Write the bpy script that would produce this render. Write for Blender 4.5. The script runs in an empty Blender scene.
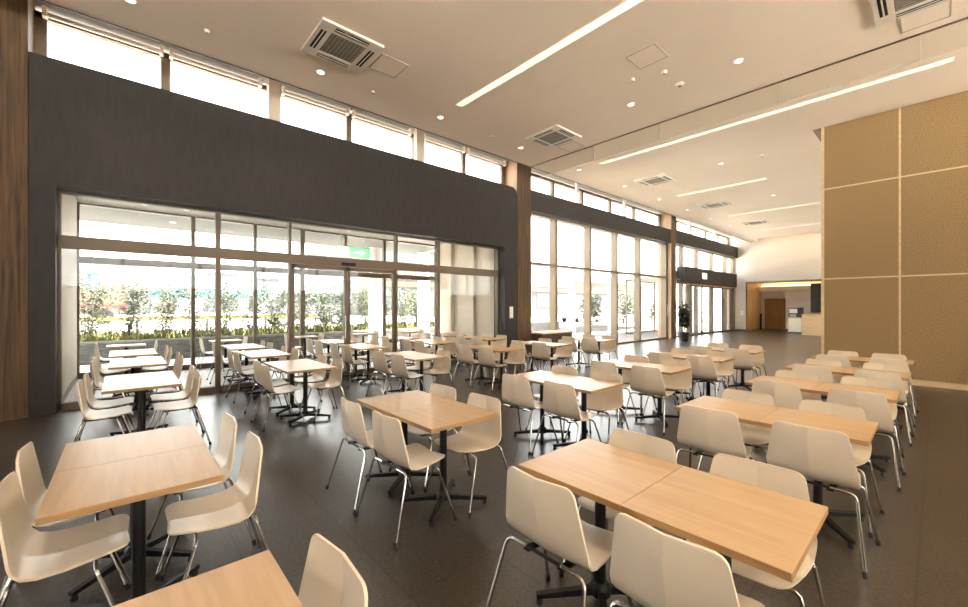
import bpy, bmesh, math, random
from mathutils import Vector, Matrix
random.seed(7)
S = bpy.context.scene
COL = S.collection
PI = math.pi

# ------------------------------------------------------------------ materials
def nodes_of(m):
    m.use_nodes = True
    return m.node_tree.nodes, m.node_tree.links, m.node_tree.nodes['Principled BSDF']

def mat(name, col, rough=.5, metal=0., spec=.5, noise=None, bump=None):
    """col rgb; noise=(scale xyz, amount, detail) darkens/lightens the base colour a little."""
    m = bpy.data.materials.new(name)
    N, L, B = nodes_of(m)
    B.inputs['Base Color'].default_value = (*col, 1)
    B.inputs['Roughness'].default_value = rough
    B.inputs['Metallic'].default_value = metal
    B.inputs['Specular IOR Level'].default_value = spec
    if noise:
        sc, amt, det = noise
        tc = N.new('ShaderNodeTexCoord'); mp = N.new('ShaderNodeMapping')
        mp.inputs['Scale'].default_value = sc
        nz = N.new('ShaderNodeTexNoise'); nz.inputs['Scale'].default_value = 1; nz.inputs['Detail'].default_value = det
        L.new(tc.outputs['Object'], mp.inputs['Vector']); L.new(mp.outputs['Vector'], nz.inputs['Vector'])
        rp = N.new('ShaderNodeValToRGB')
        rp.color_ramp.elements[0].position = .3; rp.color_ramp.elements[1].position = .7
        rp.color_ramp.elements[0].color = (*[c * (1 - amt) for c in col], 1)
        rp.color_ramp.elements[1].color = (*[min(1, c * (1 + amt)) for c in col], 1)
        L.new(nz.outputs['Fac'], rp.inputs['Fac']); L.new(rp.outputs['Color'], B.inputs['Base Color'])
        if bump:
            bp = N.new('ShaderNodeBump'); bp.inputs['Strength'].default_value = bump; bp.inputs['Distance'].default_value = .01
            L.new(nz.outputs['Fac'], bp.inputs['Height']); L.new(bp.outputs['Normal'], B.inputs['Normal'])
    return m

def emit(name, col, k):
    m = bpy.data.materials.new(name)
    N, L, B = nodes_of(m)
    B.inputs['Base Color'].default_value = (.8, .8, .8, 1)
    B.inputs['Emission Color'].default_value = (*col, 1)
    B.inputs['Emission Strength'].default_value = k
    return m

def glass_mat(name, tint, refl=1.0):
    m = bpy.data.materials.new(name); m.use_nodes = True
    N, L = m.node_tree.nodes, m.node_tree.links
    N.remove(N['Principled BSDF'])
    out = N['Material Output']
    tr = N.new('ShaderNodeBsdfTransparent'); tr.inputs['Color'].default_value = (*tint, 1)
    gl = N.new('ShaderNodeBsdfGlossy'); gl.inputs['Roughness'].default_value = .01
    fr = N.new('ShaderNodeLayerWeight')
    pw = N.new('ShaderNodeMath'); pw.operation = 'POWER'; pw.inputs[1].default_value = 5
    mu = N.new('ShaderNodeMath'); mu.operation = 'MULTIPLY_ADD'; mu.inputs[1].default_value = .25 * refl; mu.inputs[2].default_value = .02 * refl
    mx = N.new('ShaderNodeMixShader')
    L.new(fr.outputs['Facing'], pw.inputs[0]); L.new(pw.outputs[0], mu.inputs[0]); L.new(mu.outputs[0], mx.inputs['Fac'])
    L.new(tr.outputs['BSDF'], mx.inputs[1]); L.new(gl.outputs['BSDF'], mx.inputs[2])
    L.new(mx.outputs['Shader'], out.inputs['Surface'])
    return m

def tile_mat(name, c1, c2, joint, size, rough, offset=(0, 0), mortar=.006):
    m = bpy.data.materials.new(name)
    N, L, B = nodes_of(m)
    tc = N.new('ShaderNodeTexCoord'); mp = N.new('ShaderNodeMapping')
    mp.inputs['Location'].default_value = (offset[0], offset[1], 0)
    br = N.new('ShaderNodeTexBrick'); br.offset = 0; br.squash = 1
    br.inputs['Color1'].default_value = (*c1, 1); br.inputs['Color2'].default_value = (*c2, 1)
    br.inputs['Mortar'].default_value = (*joint, 1); br.inputs['Scale'].default_value = 1
    br.inputs['Mortar Size'].default_value = mortar; br.inputs['Brick Width'].default_value = size; br.inputs['Row Height'].default_value = size
    L.new(tc.outputs['Object'], mp.inputs['Vector']); L.new(mp.outputs['Vector'], br.inputs['Vector'])
    n1 = N.new('ShaderNodeTexNoise'); n1.inputs['Scale'].default_value = 48; n1.inputs['Detail'].default_value = 3
    n2 = N.new('ShaderNodeTexNoise'); n2.inputs['Scale'].default_value = 25; n2.inputs['Detail'].default_value = 5
    L.new(tc.outputs['Object'], n1.inputs['Vector']); L.new(tc.outputs['Object'], n2.inputs['Vector'])
    ad = N.new('ShaderNodeMath'); ad.operation = 'MULTIPLY_ADD'; ad.inputs[1].default_value = .12
    L.new(n2.outputs['Fac'], ad.inputs[0]); L.new(n1.outputs['Fac'], ad.inputs[2])
    mr = N.new('ShaderNodeMapRange'); mr.inputs['From Min'].default_value = .42; mr.inputs['From Max'].default_value = .70
    mr.inputs['To Min'].default_value = .5; mr.inputs['To Max'].default_value = 1.5
    L.new(ad.outputs[0], mr.inputs['Value'])
    ml = N.new('ShaderNodeMix'); ml.data_type = 'RGBA'; ml.blend_type = 'MULTIPLY'; ml.inputs['Factor'].default_value = 1
    L.new(br.outputs['Color'], ml.inputs['A']); L.new(mr.outputs['Result'], ml.inputs['B'])
    L.new(ml.outputs['Result'], B.inputs['Base Color'])
    m2 = N.new('ShaderNodeMapRange'); m2.inputs['To Min'].default_value = rough; m2.inputs['To Max'].default_value = rough
    L.new(n2.outputs['Fac'], m2.inputs['Value']); L.new(m2.outputs['Result'], B.inputs['Roughness'])
    return m

def wood_mat(name, dark, light, scale, rough, contrast=(.3, .7)):
    m = bpy.data.materials.new(name)
    N, L, B = nodes_of(m)
    tc = N.new('ShaderNodeTexCoord'); mp = N.new('ShaderNodeMapping'); mp.inputs['Scale'].default_value = scale
    oi = N.new('ShaderNodeObjectInfo'); av = N.new('ShaderNodeVectorMath'); av.operation = 'ADD'
    ms = N.new('ShaderNodeMath'); ms.operation = 'MULTIPLY'; ms.inputs[1].default_value = 37
    L.new(oi.outputs['Random'], ms.inputs[0])
    L.new(tc.outputs['Object'], mp.inputs['Vector']); L.new(mp.outputs['Vector'], av.inputs[0]); L.new(ms.outputs[0], av.inputs[1])
    nz = N.new('ShaderNodeTexNoise'); nz.inputs['Scale'].default_value = 1; nz.inputs['Detail'].default_value = 6; nz.inputs['Roughness'].default_value = .6
    nz.inputs['Distortion'].default_value = .4
    L.new(av.outputs[0], nz.inputs['Vector'])
    rp = N.new('ShaderNodeValToRGB'); rp.color_ramp.elements[0].position, rp.color_ramp.elements[1].position = contrast
    rp.color_ramp.elements[0].color = (*dark, 1); rp.color_ramp.elements[1].color = (*light, 1)
    L.new(nz.outputs['Fac'], rp.inputs['Fac']); L.new(rp.outputs['Color'], B.inputs['Base Color'])
    B.inputs['Roughness'].default_value = rough
    return m

M = {}
M['floor'] = tile_mat('floor tile', (.036, .028, .0215), (.046, .036, .028), (.015, .012, .010), .6, .28, (.08, .05))
M['floor'].node_tree.nodes['Principled BSDF'].inputs['Specular IOR Level'].default_value = .75
M['vfloor'] = tile_mat('corridor tile', (.36, .33, .30), (.42, .39, .36), (.2, .18, .17), .6, .3)
M['pave'] = tile_mat('paving', (.58, .55, .50), (.64, .60, .55), (.45, .42, .4), 1.2, .8, (0, 0), .01)
M['pave2'] = tile_mat('grey paving', (.14, .13, .115), (.165, .152, .135), (.10, .094, .086), 1.2, .8, (0, 0), .01)
M['bounce'] = tile_mat('plaza paving', (.74, .70, .64), (.80, .76, .70), (.6, .57, .52), 1.2, .8, (0, 0), .01)  # extra pale, to bounce sunlight up through the added side glazing
M['asphalt'] = mat('asphalt', (.42, .41, .40), .9, noise=((3, 3, 3), .15, 4))
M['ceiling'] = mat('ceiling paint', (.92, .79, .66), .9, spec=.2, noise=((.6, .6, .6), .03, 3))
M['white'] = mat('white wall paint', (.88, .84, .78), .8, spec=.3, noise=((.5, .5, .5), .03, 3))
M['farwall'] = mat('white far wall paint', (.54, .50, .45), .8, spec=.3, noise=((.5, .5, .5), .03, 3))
M['corr'] = mat('corridor paint', (.36, .32, .27), .7)
M['corrwall'] = mat('corridor wall paint', (.62, .55, .46), .7)
M['soffit'] = mat('grey soffit board', (.075, .07, .062), .8)
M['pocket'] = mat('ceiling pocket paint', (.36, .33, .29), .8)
M['cream'] = mat('cream panel', (.78, .70, .60), .6)
M['dark'] = mat('dark brown cladding', (.019, .0145, .011), .6, spec=.4, noise=((14, 14, 3), .25, 4))
M['bronze'] = mat('bronze anodised frame', (.145, .103, .064), .5, metal=.1)
M['bronze2'] = mat('light bronze frame', (.155, .118, .078), .5, metal=.1)
M['darkframe'] = mat('dark frame', (.05, .042, .036), .4, metal=.3)
M['alu'] = mat('silver blind box', (.55, .5, .45), .4, metal=.4)
M['dwood'] = wood_mat('walnut veneer', (.022, .012, .005), (.14, .074, .028), (26, 26, 1.0), .7)
M['swood'] = wood_mat('paler walnut side tone', (.22, .13, .065), (.44, .29, .165), (22, 22, 1.0), .55)
M['pwood'] = wood_mat('pale beech strip', (.62, .45, .26), (.78, .60, .38), (2, 2, 20), .5)
M['twood'] = wood_mat('beech table laminate', (.37, .235, .12), (.465, .315, .178), (2.2, 26, 26), .33, (.25, .75))
M['tedge'] = mat('beech edge band', (.36, .21, .085), .5, noise=((8, 8, 60), .12, 3))
M['cork'] = mat('tan needle felt', (.33, .22, .108), .95, spec=.1, noise=((70, 70, 70), .38, 4), bump=.2)
M['shell'] = mat('off-white moulded shell', (.68, .58, .45), .33, spec=.45)
M['chrome'] = mat('chrome tube', (.50, .48, .45), .2, metal=1)
M['black'] = mat('black powder coat', (.008, .0075, .007), .5, spec=.3)
M['rubber'] = mat('black rubber', (.015, .015, .015), .7)
M['lamp'] = emit('lamp diffuser', (1, .94, .52), .2)
M['spot'] = emit('downlight lens', (1, .88, .66), .5)
M['cove'] = emit('cove strip', (1, .74, .38), 1.6)
M['plastic'] = mat('white enamel', (.80, .73, .63), .45)
M['grille'] = mat('grey intake grille', (.20, .175, .135), .7, noise=((90, 90, 90), .4, 2))
M['slot'] = mat('black slot', (.01, .009, .008), .8)
M['joint'] = mat('hatch joint', (.52, .44, .35), .8)
M['glass'] = glass_mat('window glass', (.97, .975, .965))
M['sglass'] = glass_mat('smoke screen glass', (.965, .965, .945), .3)
M['stone'] = mat('grey split stone', (.115, .108, .098), .85, noise=((3, 3, 24), .6, 6), bump=.5)
M['kerb'] = mat('pale coping', (.2, .19, .175), .8)
M['wcol'] = mat('white painted column', (.82, .82, .81), .6)
M['leaf'] = mat('hedge leaf', (.026, .043, .012), .6, noise=((1.5, 1.5, 1.5), .5, 3))
M['leaf2'] = mat('hedge leaf yellow', (.06, .07, .016), .6, noise=((1.5, 1.5, 1.5), .4, 3))
M['leafdark'] = mat('pot plant leaf', (.018, .035, .012), .45, noise=((5, 5, 5), .4, 2))
M['stem'] = mat('brown stem', (.10, .065, .04), .8)
M['soil'] = mat('planting bed', (.09, .075, .04), .95)
M['grassy'] = mat('low ground cover', (.16, .16, .04), .8, noise=((9, 9, 9), .5, 3))
M['pot'] = mat('black pot', (.012, .012, .015), .35)
M['teal'] = mat('teal sheet', (.022, .06, .07), .6, noise=((.4, 3, .4), .3, 2))
M['blue'] = mat('blue sign paint', (.012, .045, .13), .5)
M['red'] = mat('red paint', (.12, .02, .015), .5)
M['yellow'] = mat('yellow paint', (.13, .10, .015), .5)
M['car'] = mat('white car paint', (.12, .12, .12), .3)
M['carglass'] = mat('car glass', (.05, .06, .06), .15)
M['tyre'] = mat('tyre rubber', (.008, .008, .008), .8)
M['rim'] = mat('grey rim', (.3, .3, .3), .4, metal=.5)
M['post'] = mat('pale grey steel post', (.42, .37, .31), .5)
M['bldg'] = mat('pale facade', (.085, .077, .067), .8)
M['bldg2'] = mat('grey facade', (.05, .053, .056), .8)
M['bldg3'] = mat('tan facade', (.085, .06, .04), .8)
M['bwin'] = mat('dark facade glass', (.08, .09, .10), .25)
M['green'] = emit('green sign face', (.02, .45, .16), .28)
M['signwhite'] = emit('white sign face', (.75, .95, .8), .26)
M['awood'] = wood_mat('amber wood panel', (.52, .30, .11), (.66, .41, .17), (3, 3, 1), .5)
M['doorwood'] = wood_mat('amber door veneer', (.30, .155, .045), (.42, .23, .075), (5, 5, .8), .5)
M['darkglass'] = mat('grey back-painted glass', (.07, .075, .075), .12)
M['machine'] = mat('dark appliance', (.03, .033, .04), .3)
M['steel'] = mat('brushed steel', (.55, .53, .5), .3, metal=.9)

# ------------------------------------------------------------------ mesh helpers
class MB:
    def __init__(s): s.v = []; s.f = []; s.m = []
    def add(s, vs, fs, mi=0):
        b = len(s.v); s.v += [tuple(v) for v in vs]
        for f in fs: s.f.append([b + i for i in f]); s.m.append(mi)
        return s
    def box(s, x0, x1, y0, y1, z0, z1, mi=0):
        return s.add([(x0, y0, z0), (x1, y0, z0), (x1, y1, z0), (x0, y1, z0), (x0, y0, z1), (x1, y0, z1), (x1, y1, z1), (x0, y1, z1)],
                     [(3, 2, 1, 0), (4, 5, 6, 7), (0, 1, 5, 4), (1, 2, 6, 5), (2, 3, 7, 6), (3, 0, 4, 7)], mi)
    def bar(s, a, b, w, h, w2=None, h2=None, mi=0):
        """box beam from a to b, w across, h in the upright direction"""
        a, b = Vector(a), Vector(b); d = (b - a).normalized()
        side = d.cross(Vector((0, 0, 1)))
        if side.length < 1e-4: side = Vector((1, 0, 0))
        side.normalize(); up = side.cross(d)
        w2 = w if w2 is None else w2; h2 = h if h2 is None else h2
        vs = []
        for p, ww, hh in ((a, w, h), (b, w2, h2)):
            for i, j in ((-1, -1), (1, -1), (1, 1), (-1, 1)): vs.append(p + side * i * ww / 2 + up * j * hh / 2)
        return s.add(vs, [(0, 1, 2, 3), (7, 6, 5, 4), (0, 4, 5, 1), (1, 5, 6, 2), (2, 6, 7, 3), (3, 7, 4, 0)], mi)
    def tube(s, pts, r, n=8, mi=0):
        pts = [Vector(p) for p in pts]; rs = r if isinstance(r, (list, tuple)) else [r] * len(pts)
        ref = None; vs = []
        for i, p in enumerate(pts):
            d = ((pts[i + 1] if i + 1 < len(pts) else p) - (pts[i - 1] if i else p)).normalized()
            if ref is None: ref = Vector((1, 0, 0)) if abs(d.x) < .8 else Vector((0, 1, 0))
            a = (ref - d * ref.dot(d)).normalized(); ref = a; b = d.cross(a)
            for k in range(n):
                t = 2 * PI * k / n; vs.append(p + (a * math.cos(t) + b * math.sin(t)) * rs[i])
        fs = [(i * n + k, i * n + (k + 1) % n, (i + 1) * n + (k + 1) % n, (i + 1) * n + k) for i in range(len(pts) - 1) for k in range(n)]
        fs += [tuple(range(n))[::-1], tuple((len(pts) - 1) * n + k for k in range(n))]
        return s.add(vs, fs, mi)
    def lathe(s, prof, n=16, c=(0, 0, 0), mi=0):
        vs = [(c[0] + r * math.cos(2 * PI * k / n), c[1] + r * math.sin(2 * PI * k / n), c[2] + z) for r, z in prof for k in range(n)]
        fs = [(i * n + k, i * n + (k + 1) % n, (i + 1) * n + (k + 1) % n, (i + 1) * n + k) for i in range(len(prof) - 1) for k in range(n)]
        fs += [tuple(range(n))[::-1], tuple((len(prof) - 1) * n + k for k in range(n))]
        return s.add(vs, fs, mi)
    def prism_x(s, poly, x0, x1, mi=0):
        """poly of (y,z) extruded along x"""
        n = len(poly)
        vs = [(x0, y, z) for y, z in poly] + [(x1, y, z) for y, z in poly]
        fs = [tuple(range(n))[::-1], tuple(range(n, 2 * n))] + [(i, (i + 1) % n, n + (i + 1) % n, n + i) for i in range(n)]
        return s.add(vs, fs, mi)
    def prism_y(s, poly, y0, y1, mi=0):
        n = len(poly)
        vs = [(x, y0, z) for x, z in poly] + [(x, y1, z) for x, z in poly]
        fs = [tuple(range(n)), tuple(range(n, 2 * n))[::-1]] + [((i + 1) % n, i, n + i, n + (i + 1) % n) for i in range(n)]
        return s.add(vs, fs, mi)
    def build(s, name, ms, parent=None, loc=None, bevel=0, smooth=False):
        me = bpy.data.meshes.new(name)
        me.from_pydata(s.v, [], s.f)
        ms = ms if isinstance(ms, (list, tuple)) else [ms]
        for m in ms: me.materials.append(m)
        me.polygons.foreach_set('material_index', s.m)
        bm = bmesh.new(); bm.from_mesh(me)
        bmesh.ops.recalc_face_normals(bm, faces=bm.faces)
        if bevel:
            es = [e for e in bm.edges if len(e.link_faces) == 2 and e.calc_face_angle(0) > .6]
            bmesh.ops.bevel(bm, geom=es, offset=bevel, segments=2, affect='EDGES', profile=.5, clamp_overlap=True)
        for f in bm.faces: f.smooth = smooth
        if smooth:
            for e in bm.edges:
                if len(e.link_faces) == 2 and e.calc_face_angle(0) > .7: e.smooth = False
        bm.to_mesh(me); bm.free()
        o = bpy.data.objects.new(name, me); COL.objects.link(o)
        if parent is not None: o.parent = parent
        if loc is not None: o.location = loc
        return o

def B(*a): return MB().box(*a)

def tag(o, label, cat, group=None, kind=None):
    o['label'] = label; o['category'] = cat
    if group: o['group'] = group
    if kind: o['kind'] = kind
    return o

def empty(name, loc=(0, 0, 0), rz=0):
    o = bpy.data.objects.new(name, None); o.empty_display_size = .1
    COL.objects.link(o); o.location = loc; o.rotation_euler = (0, 0, rz)
    return o

def struct(o, label, cat): return tag(o, label, cat, kind='structure')

KIDS = {}
def kids(o):
    if o.name not in KIDS: KIDS[o.name] = list(o.children)
    return KIDS[o.name]
def copy_tree(o, parent=None):
    c = o.copy(); COL.objects.link(c)
    if parent is not None: c.parent = parent
    for ch in kids(o): copy_tree(ch, c)
    return c

# ------------------------------------------------------------------ setting
CEIL = 5.51
XC = -7.7        # edge of the main ceiling next to the clerestory recess
XF = -8.45       # inner face of the dark portal and columns
XG = -8.78       # glass plane
XO = -12.3       # outer glass of the corridor
YW = 29.2        # far wall
XR, YB = 8.0, -9.0

struct(B(-8.70, XR, YB, 33, -.15, 0).build('floor', M['floor']), 'dark grey-brown polished stone tile floor under the dining tables', 'floor')
struct(B(XO - .1, -8.70, -.73, 8.6, -.15, -.001).build('floor_corridor', M['vfloor']), 'pale tile floor of the glazed corridor', 'floor')

# main ceiling, cut around the recess above the partition and the cove slot at the far wall
cm = MB()
cm.box(XC, XR, YB, 11.56, CEIL, CEIL + .25)
cm.box(XC, -1.88, 11.56, 27.85, CEIL, CEIL + .25)
cm.box(-1.88, XR, 13.2, 27.85, CEIL, CEIL + .25)
cm.box(-1.88, XR, 11.56, 13.2, CEIL + .22, CEIL + .40)
cm.box(XC, -7.4, 27.85, YW, CEIL, CEIL + .25)
cm.box(-7.4, XR, 27.85, YW, CEIL + .22, CEIL + .25)
cm.box(XR - .12, XR, 11.56, 13.2, CEIL, CEIL + .22); cm.box(XR - .12, XR, 27.85, YW, CEIL, CEIL + .22)
cm.box(XC, XC + .02, YB, YW, CEIL + .25, 6.3)
struct(cm.build('ceiling', M['ceiling']), 'wide beige painted ceiling with strip lights and air conditioning cassettes', 'ceiling')
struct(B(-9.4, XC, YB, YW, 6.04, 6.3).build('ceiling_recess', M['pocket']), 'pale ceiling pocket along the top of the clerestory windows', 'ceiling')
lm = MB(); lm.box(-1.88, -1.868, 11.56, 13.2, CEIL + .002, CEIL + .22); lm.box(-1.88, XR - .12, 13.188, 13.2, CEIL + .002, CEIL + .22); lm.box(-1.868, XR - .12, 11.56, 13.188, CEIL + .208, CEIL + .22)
struct(lm.build('trim_shade', M['bronze']), 'dark sheet standing in for shade in the ceiling pocket above the tan partition', 'trim')  # dark sheets stand in for shade inside the pocket
tm = MB(); tm.box(XC - .01, XC + .012, YB, YW, CEIL - .012, CEIL + .01)
struct(tm.build('trim_1', M['darkframe']), 'thin dark edge bead where ceiling meets clerestory pocket', 'trim')

# dark portal around the first glazed bay, inverted U with rounded top corner
def portal_poly():
    y0, y1, zt = -.98, 8.87, 5.115
    p = [(y0, 0), (y0, zt)]
    r = .22
    for k in range(7):
        a = PI / 2 - k * PI / 12
        p.append((y1 - r + r * math.cos(a), zt - r + r * math.sin(a)))
    p += [(y1, 0), (8.36, 0), (8.36, 3.29), (-.72, 3.29), (-.72, 0)]
    return p
def tri_poly_prism(poly, x0, x1, m, name):
    bm = bmesh.new()
    vs = [bm.verts.new((x1, y, z)) for y, z in poly]
    f = bm.faces.new(vs)
    r = bmesh.ops.extrude_face_region(bm, geom=[f])
    bmesh.ops.translate(bm, verts=[e for e in r['geom'] if isinstance(e, bmesh.types.BMVert)], vec=(x0 - x1, 0, 0))
    bmesh.ops.recalc_face_normals(bm, faces=bm.faces)
    bmesh.ops.triangulate(bm, faces=[f for f in bm.faces if len(f.verts) > 4])
    me = bpy.data.meshes.new(name); bm.to_mesh(me); bm.free(); me.materials.append(m)
    o = bpy.data.objects.new(name, me); COL.objects.link(o); return o
struct(tri_poly_prism(portal_poly(), -8.92, XF, M['dark'], 'wall_left'), 'massive dark brown portal panel framing the glass doors bay', 'wall')

# walnut columns standing along the glass wall
for (ya, yb, lab) in ((-2.3, -.985, 'dark walnut clad column at the start of the window wall'),
                      (8.884, 9.5, 'walnut clad column between portal and tall plain glazing'),
                      (19.5, 20.0, 'walnut clad column beside the potted plant')):
    co = B(-9.1, XF + .01, ya, yb, 0, 6.04).build('column', M['dwood']); struct(co, lab, 'column')
    if ya > 0: B(-9.1, XF - .012, ya - .006, ya, 0, 6.04).build('pale_side', M['swood'], co)  # thin paler walnut sheet on the side facing the camera
# dark beams over the two further bays
struct(B(-8.86, XF - .02, 9.5, 19.5, 4.55, 5.2).build('trim_2', M['dark']), 'long dark beam across the tall plain glazing', 'beam')
bm3 = MB(); bm3.box(-8.86, XF - .02, 20.0, YW - .01, 4.62, 5.27)
struct(bm3.build('trim_3', M['dark']), 'dark beam over the entrance doors ending at the far wall', 'beam')
struct(B(-8.86, XF - .02, YB, -2.3, 4.55, 5.2).build('trim_4', M['dark']), 'dark beam over the glazing before the first column', 'beam')

def window(name, x, y0, y1, z0, z1, posts, rails, label, fm, depth=.12, pw=.06, sill=.06, head=.06, thick=None, skip=(), ew=None):
    ew = pw if ew is None else ew
    """posts: y centres; rails: (z0,z1); frame, mullion, rail and pane children"""
    w = empty(name, (x, (y0 + y1) / 2, z0)); struct(w, label, 'window')
    oy, oz = (y0 + y1) / 2, z0
    def put(n, mb, m, bev=0): return mb.build(n, m, w)
    T = lambda a, b, c, d, e, f: B(a - x, b - x, c - oy, d - oy, e - oz, f - oz)
    fr = MB()
    for q in ((y0, y0 + ew, z0, z1), (y1 - ew, y1, z0, z1), (y0, y1, z0, z0 + sill), (y0, y1, z1 - head, z1)):
        fr.box(-depth / 2, depth / 2, q[0] - oy, q[1] - oy, q[2] - oz, q[3] - oz)
    put('frame', fr, fm)
    thick = thick or {}
    for p in posts:
        t = thick.get(p, pw)
        put('mullion', T(x - depth / 2 - .004, x + depth / 2 + .004, p - t / 2, p + t / 2, z0 + sill, z1 - head), fm)
    for a, b in rails: put('transom', T(x - depth / 2 - .012, x + depth / 2 + .012, y0 + ew, y1 - ew, a, b), fm)
    ys = [y0 + ew] + sorted(posts) + [y1 - ew]
    zs = [z0 + sill] + [v for r in rails for v in r] + [z1 - head]
    for i in range(len(ys) - 1):
        for j in range(0, len(zs), 2):
            if (i, j // 2) in skip: continue
            put('pane', T(x - .004, x + .004, ys[i], ys[i + 1], zs[j], zs[j + 1]), M['glass'])
    return w

# inner glazing of the first bay with its sliding doors
window('window_1', XG, -.715, 8.355, 0, 3.285, [1.30, 2.53, 4.95, 6.19], [(2.43, 2.62)],
       'inner bronze framed glazing with transom bar inside the dark portal', M['bronze'], pw=.075, sill=.10, head=.03, ew=.03, thick={2.53: .045, 4.95: .045}, skip=((2, 0),))
dr = empty('door_1', (XG, 3.74, 0)); struct(dr, 'pair of bronze framed glass sliding doors in the dark portal', 'door')
for s in (-1, 1):
    lf = MB(); a, b = (-1.17, -.01) if s < 0 else (.01, 1.17)
    for q in ((a, a + .05, .02, 2.42), (b - .05, b, .02, 2.42), (a, b, .02, .12), (a, b, 2.34, 2.42)): lf.box(-.035, .035, *q)
    o = lf.build('leaf_frame', M['bronze'], dr)
    B(-.004, .004, a + .05, b - .05, .12, 2.34).build('pane', M['glass'], o)
    yy = -.07 if s < 0 else .07
    MB().tube([(.07, yy, .85), (.07, yy, 1.35)], .014).build('handle', M['steel'], o)
B(.04, .09, -.16, .16, 2.45, 2.52).build('door_sensor', M['black'], dr)
# outer glazing of the corridor
window('window_2', XO, -.73, 8.6, 0, 3.78, [1.30, 2.67, 3.89, 5.17, 6.50], [(2.48, 2.63)],
       'outer bronze framed glazing of the corridor facing the hedge', M['bronze2'], pw=.08, sill=.12, head=.04, ew=.04, thick={3.89: .12})
# tall plain glazing of second bay
window('window_3', XG, 9.5, 19.5, 0, 4.56, [11.02, 13.05, 14.95, 16.85], [(2.90, 2.97)],
       'tall plain glazing with deep mullions under the long dark beam', M['bronze2'], depth=.26, pw=.11, sill=.07)
# third bay with entrance
window('window_4', XG, 20.0, 29.15, 0, 4.63, [21.35, 23.3, 25.5, 27.75], [(2.90, 2.97)],
       'glazing around the entrance with the dark door header', M['bronze2'], depth=.2, pw=.10, sill=.05, skip=((1, 0), (2, 0), (3, 0)))
window('window_5', XG, YB, -2.3, 0, 4.56, [-7.2, -5.5, -3.9], [(2.90, 2.97)],
       'glazing of the bay before the first column', M['bronze2'], depth=.26, pw=.11, sill=.07)
# clerestory strips
def clerestory(name, y0, y1, posts, label, z0=5.0):
    return window(name, -9.02, y0, y1, z0, 5.98, posts, [], label, M['bronze2'], depth=.10, pw=.13, sill=.05, head=.09)
clerestory('window_6', -.985, 8.87, [.56, 2.24, 3.87, 5.62, 7.25], 'clerestory strip above the dark portal panel')
clerestory('window_7', 9.5, 19.5, [11.25, 13.0, 15.0, 16.95], 'clerestory strip above the long dark beam')
clerestory('window_8', 20.0, 29.15, [21.3, 23.2, 25.3, 27.3], 'clerestory strip above the entrance beam')
clerestory('window_9', YB, -2.3, [-7.2, -5.5, -3.9], 'clerestory strip before the first column')
# roller blind boxes at the clerestory head
for (ya, yb, lab) in ((-.9, .53, 'first silver roller blind box over the portal, beside the walnut column'), (.6, 2.05, 'second silver roller blind box over the portal'), (2.42, 3.83, 'third silver roller blind box over the portal'),
                      (3.91, 5.45, 'fourth silver roller blind box over the portal'), (5.82, 7.2, 'fifth silver roller blind box over the portal'), (7.3, 8.82, 'sixth silver roller blind box over the portal, beside middle column')):
    t = empty('roller_blind', (-8.9, (ya + yb) / 2, 5.93)); tag(t, lab, 'roller blind', 'roller blinds in the clerestory')
    h = (yb - ya) / 2
    MB().tube([(0, -h + .06, 0), (0, h - .06, 0)], .035, 10).build('roller', M['alu'], t)
    for s in (-1, 1): B(-.05, .05, s * (h - .03) - .025, s * (h - .03) + .025, -.05, .11).build('bracket', M['plastic'], t)
# steel posts in front of clerestory
for y, lab in ((2.24, 'pale steel post in the clerestory after the second blind'), (5.62, 'pale steel post in the clerestory after the fourth blind')):
    struct(B(-8.86, -8.70, y - .11, y + .11, 5.115, 6.04).build('column', M['post']), lab, 'post')
for y, lab in ((12.35, 'first slim white tube in clerestory over the long beam'), (15.7, 'second slim white tube in clerestory over the long beam'), (22.4, 'slim white tube in clerestory over the entrance beam'), (25.9, 'slim white tube over entrance beam close to far wall')):
    struct(MB().tube([(-8.75, y, 5.2), (-8.75, y, 6.04)], .07, 12).build('column', M['wcol'], smooth=True), lab, 'post')

# entrance: dark header box and sliding glass doors
hb = empty('door_2', (-8.62, 24.9, 0)); struct(hb, 'glass entrance doors beneath a dark header box', 'door')
B(-.25, .22, -3.85, 3.85, 2.72, 3.55).build('header', M['dark'], hb)
for i in range(4):
    a = -2.75 + i * 1.58; b = a + 1.54
    lf = MB()
    for q in ((a, a + .05, .02, 2.66), (b - .05, b, .02, 2.66), (a, b, .02, .1), (a, b, 2.58, 2.66)): lf.box(-.03, .03, *q)
    o = lf.build('leaf_frame', M['bronze2'], hb); B(-.004, .004, a + .05, b - .05, .1, 2.58).build('pane', M['glass'], o)
B(-.16, .10, -3.2, 3.7, 2.66, 2.73).build('door_track', M['awood'], hb)
B(-.12, .12, -3.0, -2.8, 0, 2.7).build('jamb', M['bronze'], hb); B(-.12, .14, 3.55, 3.8, 0, 2.7).build('jamb', M['bronze'], hb)
# outer lobby of the entrance
window('window_10', -11.6, 21.0, 29.0, 0, 3.0, [22.6, 24.4, 26.2], [], 'outer glass screen of the entrance lobby', M['bronze2'], depth=.08, pw=.06)
struct(B(-12.2, -8.9, 20.6, 29.2, 3.05, 3.35).build('roof_lobby', M['white']), 'flat roof of the entrance lobby', 'roof')
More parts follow.
